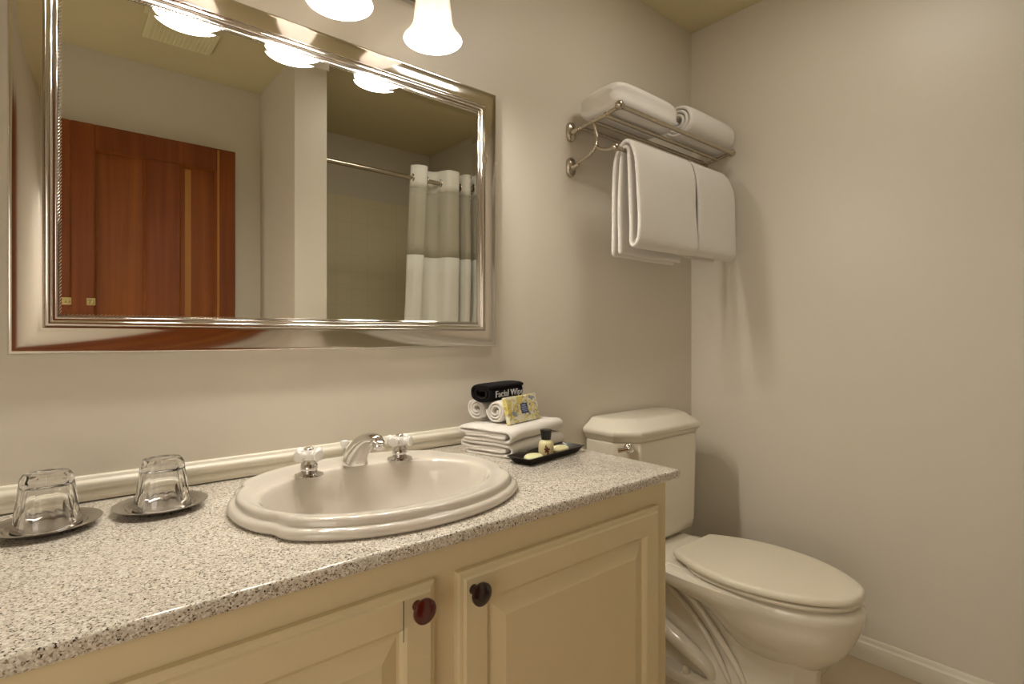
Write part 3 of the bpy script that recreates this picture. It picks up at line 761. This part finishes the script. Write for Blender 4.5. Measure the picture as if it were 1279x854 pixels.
# towels lying on the shelf
def lying(x0, x1, y0, y1, z0, H, lab, seed):
    D = y1-y0; c = ((x0+x1)/2, (y0+y1)/2, z0); h = H/2; t_ = .024
    rings = []
    n = 28
    for i in range(19):
        u_ = i/18; x = x0+(x1-x0)*u_
        s_ = 1-.55*abs(2*u_-1)**7 if 0 < i < 18 else .30
        ring = []
        for k in range(36):
            a = 2*PI*k/36; e = .62
            yy = D/2*math.copysign(abs(math.cos(a))**e, math.cos(a)); zz = h*math.copysign(abs(math.sin(a))**e, math.sin(a))
            f_ = 1-.06*(1-s_)
            yy *= (.72+.28*s_); zz = zz*s_ if zz > 0 else zz*(.5+.5*s_)
            tilt = .010*(yy/D)
            p = Vector((x, c[1]+yy, z0+h+zz+(-tilt if zz > 0 else 0)))
            p += Vector((0, 1, 1))*.006*noise.noise(p*9+Vector((seed, 0, 0)))*(1 if zz > 0 else 0)
            ring.append(p)
        rings.append(ring)
    o = link('folded_towel', loft(rings), M['white_terry']); mod_sub(o, 1)
    for v in o.data.vertices:                       # a crease between the folded layers on both long sides
        dz = v.co.z-(z0+h)
        if abs(dz) < .012: v.co.y += (1 if v.co.y < c[1] else -1)*.007
    tag(o, lab, 'towel', 'towels lying on the rack shelf'); return o
lying(1.375, 1.735, -.218, -.03, 1.8435, .107, 'thick folded white towel on the left of the rack shelf', 2)
o = roll((1.940, -.168, 1.8455+.070), 0, .32, .075, 3.1, .0155, 'rolled_towel', M['white_terry'], nx=16, squash=.95, seed=6, start=-.6)
tag(o, 'rolled white towel with its spiral end showing, right end of the rack shelf', 'towel')

# ------------------------------------------------------------------ toilet
tl = thing('toilet', 'off-white two-piece toilet with a closed lid beside the vanity', 'toilet', (1.68, -.40, 0))
TX = 1.675
def egg(z, hw, yf, yb, n=56, back=2.8, front=2.05, px_=None, sq=None):
    """closed outline; wide point one third from the back"""
    ym = yb+(yf-yb)*.42; out = []
    for k in range(n):
        a = 2*PI*k/n; c_, s_ = math.cos(a), math.sin(a)
        if s_ < 0: e = front; x = hw*math.copysign(abs(c_)**(2/e), c_); y = ym+(ym-yf)*(-abs(s_)**(2/e))
        else: e = back; x = hw*math.copysign(abs(c_)**(2/e), c_); y = ym+(yb-ym)*(abs(s_)**(2/e))
        out.append((TX+x, y, z))
    return out
link('pedestal', loft([egg(.0, .088, -.62, -.13, front=2.6, back=3.5), egg(.022, .090, -.622, -.13, front=2.6, back=3.5), egg(.030, .080, -.615, -.135, front=2.6), egg(.10, .066, -.60, -.15, front=2.5), egg(.20, .066, -.60, -.15, front=2.4), egg(.26, .072, -.60, -.12), egg(.33, .085, -.60, -.10)]), M['toiletware'], tl)
rings = [egg(.150, .045, -.675, -.47), egg(.165, .066, -.702, -.46), egg(.190, .090, -.732, -.45), egg(.215, .114, -.755, -.43), egg(.24, .134, -.773, -.42), egg(.27, .150, -.789, -.39), egg(.292, .158, -.797, -.35), egg(.306, .164, -.802, -.29), egg(.318, .172, -.807, -.20), egg(.332, .182, -.812, -.14), egg(.350, .186, -.815, -.13), egg(.366, .185, -.812, -.12), egg(.3735, .176, -.803, -.12), egg(.3755, .168, -.795, -.125)]
bm = loft(rings); o = link('bowl', bm, M['toiletware'], tl)
# flat tapered column below the bowl front
bm = bmesh.new()
def colr(z, w_, yf, b):
    h = [(TX+w_, yf, z), (TX+b, yf+.045, z), (TX+b-.004, yf+.24, z), (TX+b*.6, yf+.36, z)]
    return h+[(2*TX-x, y, zz) for x, y, zz in reversed(h)]
loft([colr(0, .028, -.712, .088), colr(.02, .027, -.710, .087), colr(.032, .021, -.700, .076), colr(.10, .020, -.697, .070), colr(.16, .020, -.700, .070), colr(.21, .022, -.715, .076)], bm)
mod_bevel(link('pedestal_front', bm, M['toiletware'], tl), .006, 3)
# rear deck the tank stands on
bm = bmesh.new()
def dk(z, w_, yf, yb, r=.03):
    out = []
    for cx, cy, a0 in ((w_-r, yb-r, 0), (-w_+r, yb-r, 90), (-w_+r, yf+r, 180), (w_-r, yf+r, 270)):
        for k in range(6):
            a = math.radians(a0+90*k/5); out.append((TX+cx+r*math.cos(a), cy+r*math.sin(a), z))
    return out
loft([dk(.30, .085, -.33, -.05), dk(.335, .125, -.37, -.035), dk(.352, .138, -.38, -.025), dk(.368, .141, -.38, -.022), dk(.3775, .136, -.375, -.027)], bm)
link('tank_deck', bm, M['toiletware'], tl)
# trapway ribs on the near side, and base flange with bolt cap
def side_rib(pts, r, name):
    link(name, tube(pts, r, 16, smooth=6), M['toiletware'], tl)
for sx in (-1, 1):
    X = lambda d: TX+sx*d
    side_rib([(X(.085), -.20, .345), (X(.092), -.28, .312), (X(.094), -.345, .275), (X(.090), -.405, .220), (X(.084), -.450, .165), (X(.078), -.495, .105), (X(.074), -.53, .04)], [.011, .011, .011, .011, .011, .010, .007], 'trapway_rib')
    side_rib([(X(.076), -.20, .310), (X(.084), -.27, .270), (X(.086), -.335, .228), (X(.084), -.39, .175), (X(.080), -.43, .12), (X(.076), -.47, .05)], [.010, .010, .010, .010, .010, .007], 'trapway_rib')
    side_rib([(X(.070), -.16, .155), (X(.082), -.22, .138), (X(.088), -.30, .112), (X(.088), -.355, .090), (X(.080), -.40, .06), (X(.07), -.41, .02)], [.026, .028, .028, .026, .022, .012], 'trapway_bulge')
    rings = [[(X(.070)+s_*.060*math.cos(t), -.30+s_*.155*math.sin(t), z) for t in [2*PI*i/36 for i in range(36)]] for s_, z in ((1, 0), (1.0, .016), (.93, .026), (.75, .030))]
    link('base_flange', loft(rings), M['toiletware'], tl)
    link('bolt_cap', lathe([(.014, .022), (.0145, .034), (.012, .042), (.006, .046), (.001, .047)], (X(.105), -.335, 0), 20), M['seat'], tl)
# seat ring and cover
def seat_ring(z0, z1, hw, yf, yb, ins=.004):
    return [egg(z0, hw-ins, yf+ins, yb-ins, back=2.6), egg(z0+.002, hw-.001, yf+.001, yb, back=2.6), egg((z0+z1)/2, hw, yf, yb, back=2.6), egg(z1-.003, hw-.0015, yf+.0015, yb, back=2.6), egg(z1, hw-ins-.003, yf+ins+.003, yb-ins, back=2.6)]
link('seat_ring', loft(seat_ring(.3805, .3920, .1785, -.8035, -.315, .0015)), M['seat'], tl)
def cover(z, ins):
    out = []; hw = .184-ins; yf = -.809+ins; yb = -.296-ins*.4
    pts = []
    # straight back edge, flared sides, elongated front
    bw_ = .112
    left = [(bw_, yb), (bw_+.022, yb-.035), (bw_+.045, yb-.085), (.176, yb-.140), (.184, yb-.200), (.182, yb-.265), (.168, yb-.335), (.140, yb-.405), (.100, yb-.462), (.052, yb-.501), (0, yf)]
    left = [(max(0, x-(ins if i < 10 else 0)), y+(ins if y < yb-.36 else 0) if y < yb-.36 and i < 10 else y) for i, (x, y) in enumerate(left)]
    P = smooth_path([(x, y, 0) for x, y in left], 4)
    P = [(p.x, p.y) for p in P]
    for x, y in P: out.append((TX-x, y, z))
    for x, y in reversed(P[:-1]): out.append((TX+x, y, z))
    return out
bm = loft([cover(.3965, .000), cover(.3980, -.001), cover(.405, -.001), cover(.4115, .001), cover(.4150, .005), cover(.4162, .011), cover(.4170, .022)])
o = link('seat_cover', bm, M['seat'], tl)
for s_ in (-1, 1):
    mod_bevel(link('hinge', box((TX+s_*.072-.022, -.318, .3765), (TX+s_*.072+.022, -.288, .4005)), M['seat'], tl), .005, 3)
# tank
def octo(z, x0, x1, yf, yb, ch, cb_=.006):
    return [(x0, yb-cb_, z), (x0, yf+ch, z), (x0+ch*.35, yf+ch*.42, z), (x0+ch, yf, z), (x1-ch, yf, z), (x1-ch*.35, yf+ch*.42, z), (x1, yf+ch, z), (x1, yb-cb_, z), (x1-cb_, yb, z), (x0+cb_, yb, z)]
def octs(z, i, base=(1.447, 1.945, -.205, -.004, .066)):
    x0, x1, yf, yb, ch = base; return octo(z, x0+i, x1-i, yf+i, yb-i*.15, ch)
def octs(z, i, base=(1.447, 1.945, -.205, -.004, .066)):
    x0, x1, yf, yb, ch = base; X0, X1, YFF, YB = x0+i, x1-i, yf+i, yb-i*.15
    return [(X0, YB, z), (X0, YFF+ch, z), (X0+ch*.5, YFF+ch*.5, z), (X0+ch, YFF, z), (X1-ch, YFF, z), (X1-ch*.5, YFF+ch*.5, z), (X1, YFF+ch, z), (X1, YB, z)]
tb = loft([octs(.3785, .050), octs(.384, .032), octs(.398, .020), octs(.43, .016), octs(.60, .013), octs(.752, .011)])
o = mod_bevel(link('tank', tb, M['toiletware'], tl), .010, 3)
ld = loft([octs(.752, .014), octs(.757, .009), octs(.768, .006), octs(.772, .002), octs(.776, .0), octs(.784, -.002), octs(.792, .000), octs(.797, .006), octs(.802, .012), octs(.812, .026), octs(.822, .036), octs(.825, .042), octs(.8275, .060)])
o = mod_bevel(link('tank_lid', ld, M['toiletware'], tl), .0015, 2)
lv = link('flush_lever', lathe([(.016, 0), (.0185, -.004), (.0165, -.010), (.010, -.014)], (0, 0, 0), 24, axis='y'), M['chrome'], tl)
Rm = Matrix.Translation((1.490, -.172, .738)) @ Matrix.Rotation(math.radians(-45), 4, 'Z')
lv.data.transform(Rm)
bm = tube([(0, -.012, 0), (.0, -.022, 0), (-.014, -.026, -.001), (-.040, -.026, -.005)], [.008, .0095, .0075, .0085], 14, smooth=4)
bmesh.ops.transform(bm, verts=bm.verts, matrix=Rm)
link('lever_arm', bm, M['chrome'], lv)
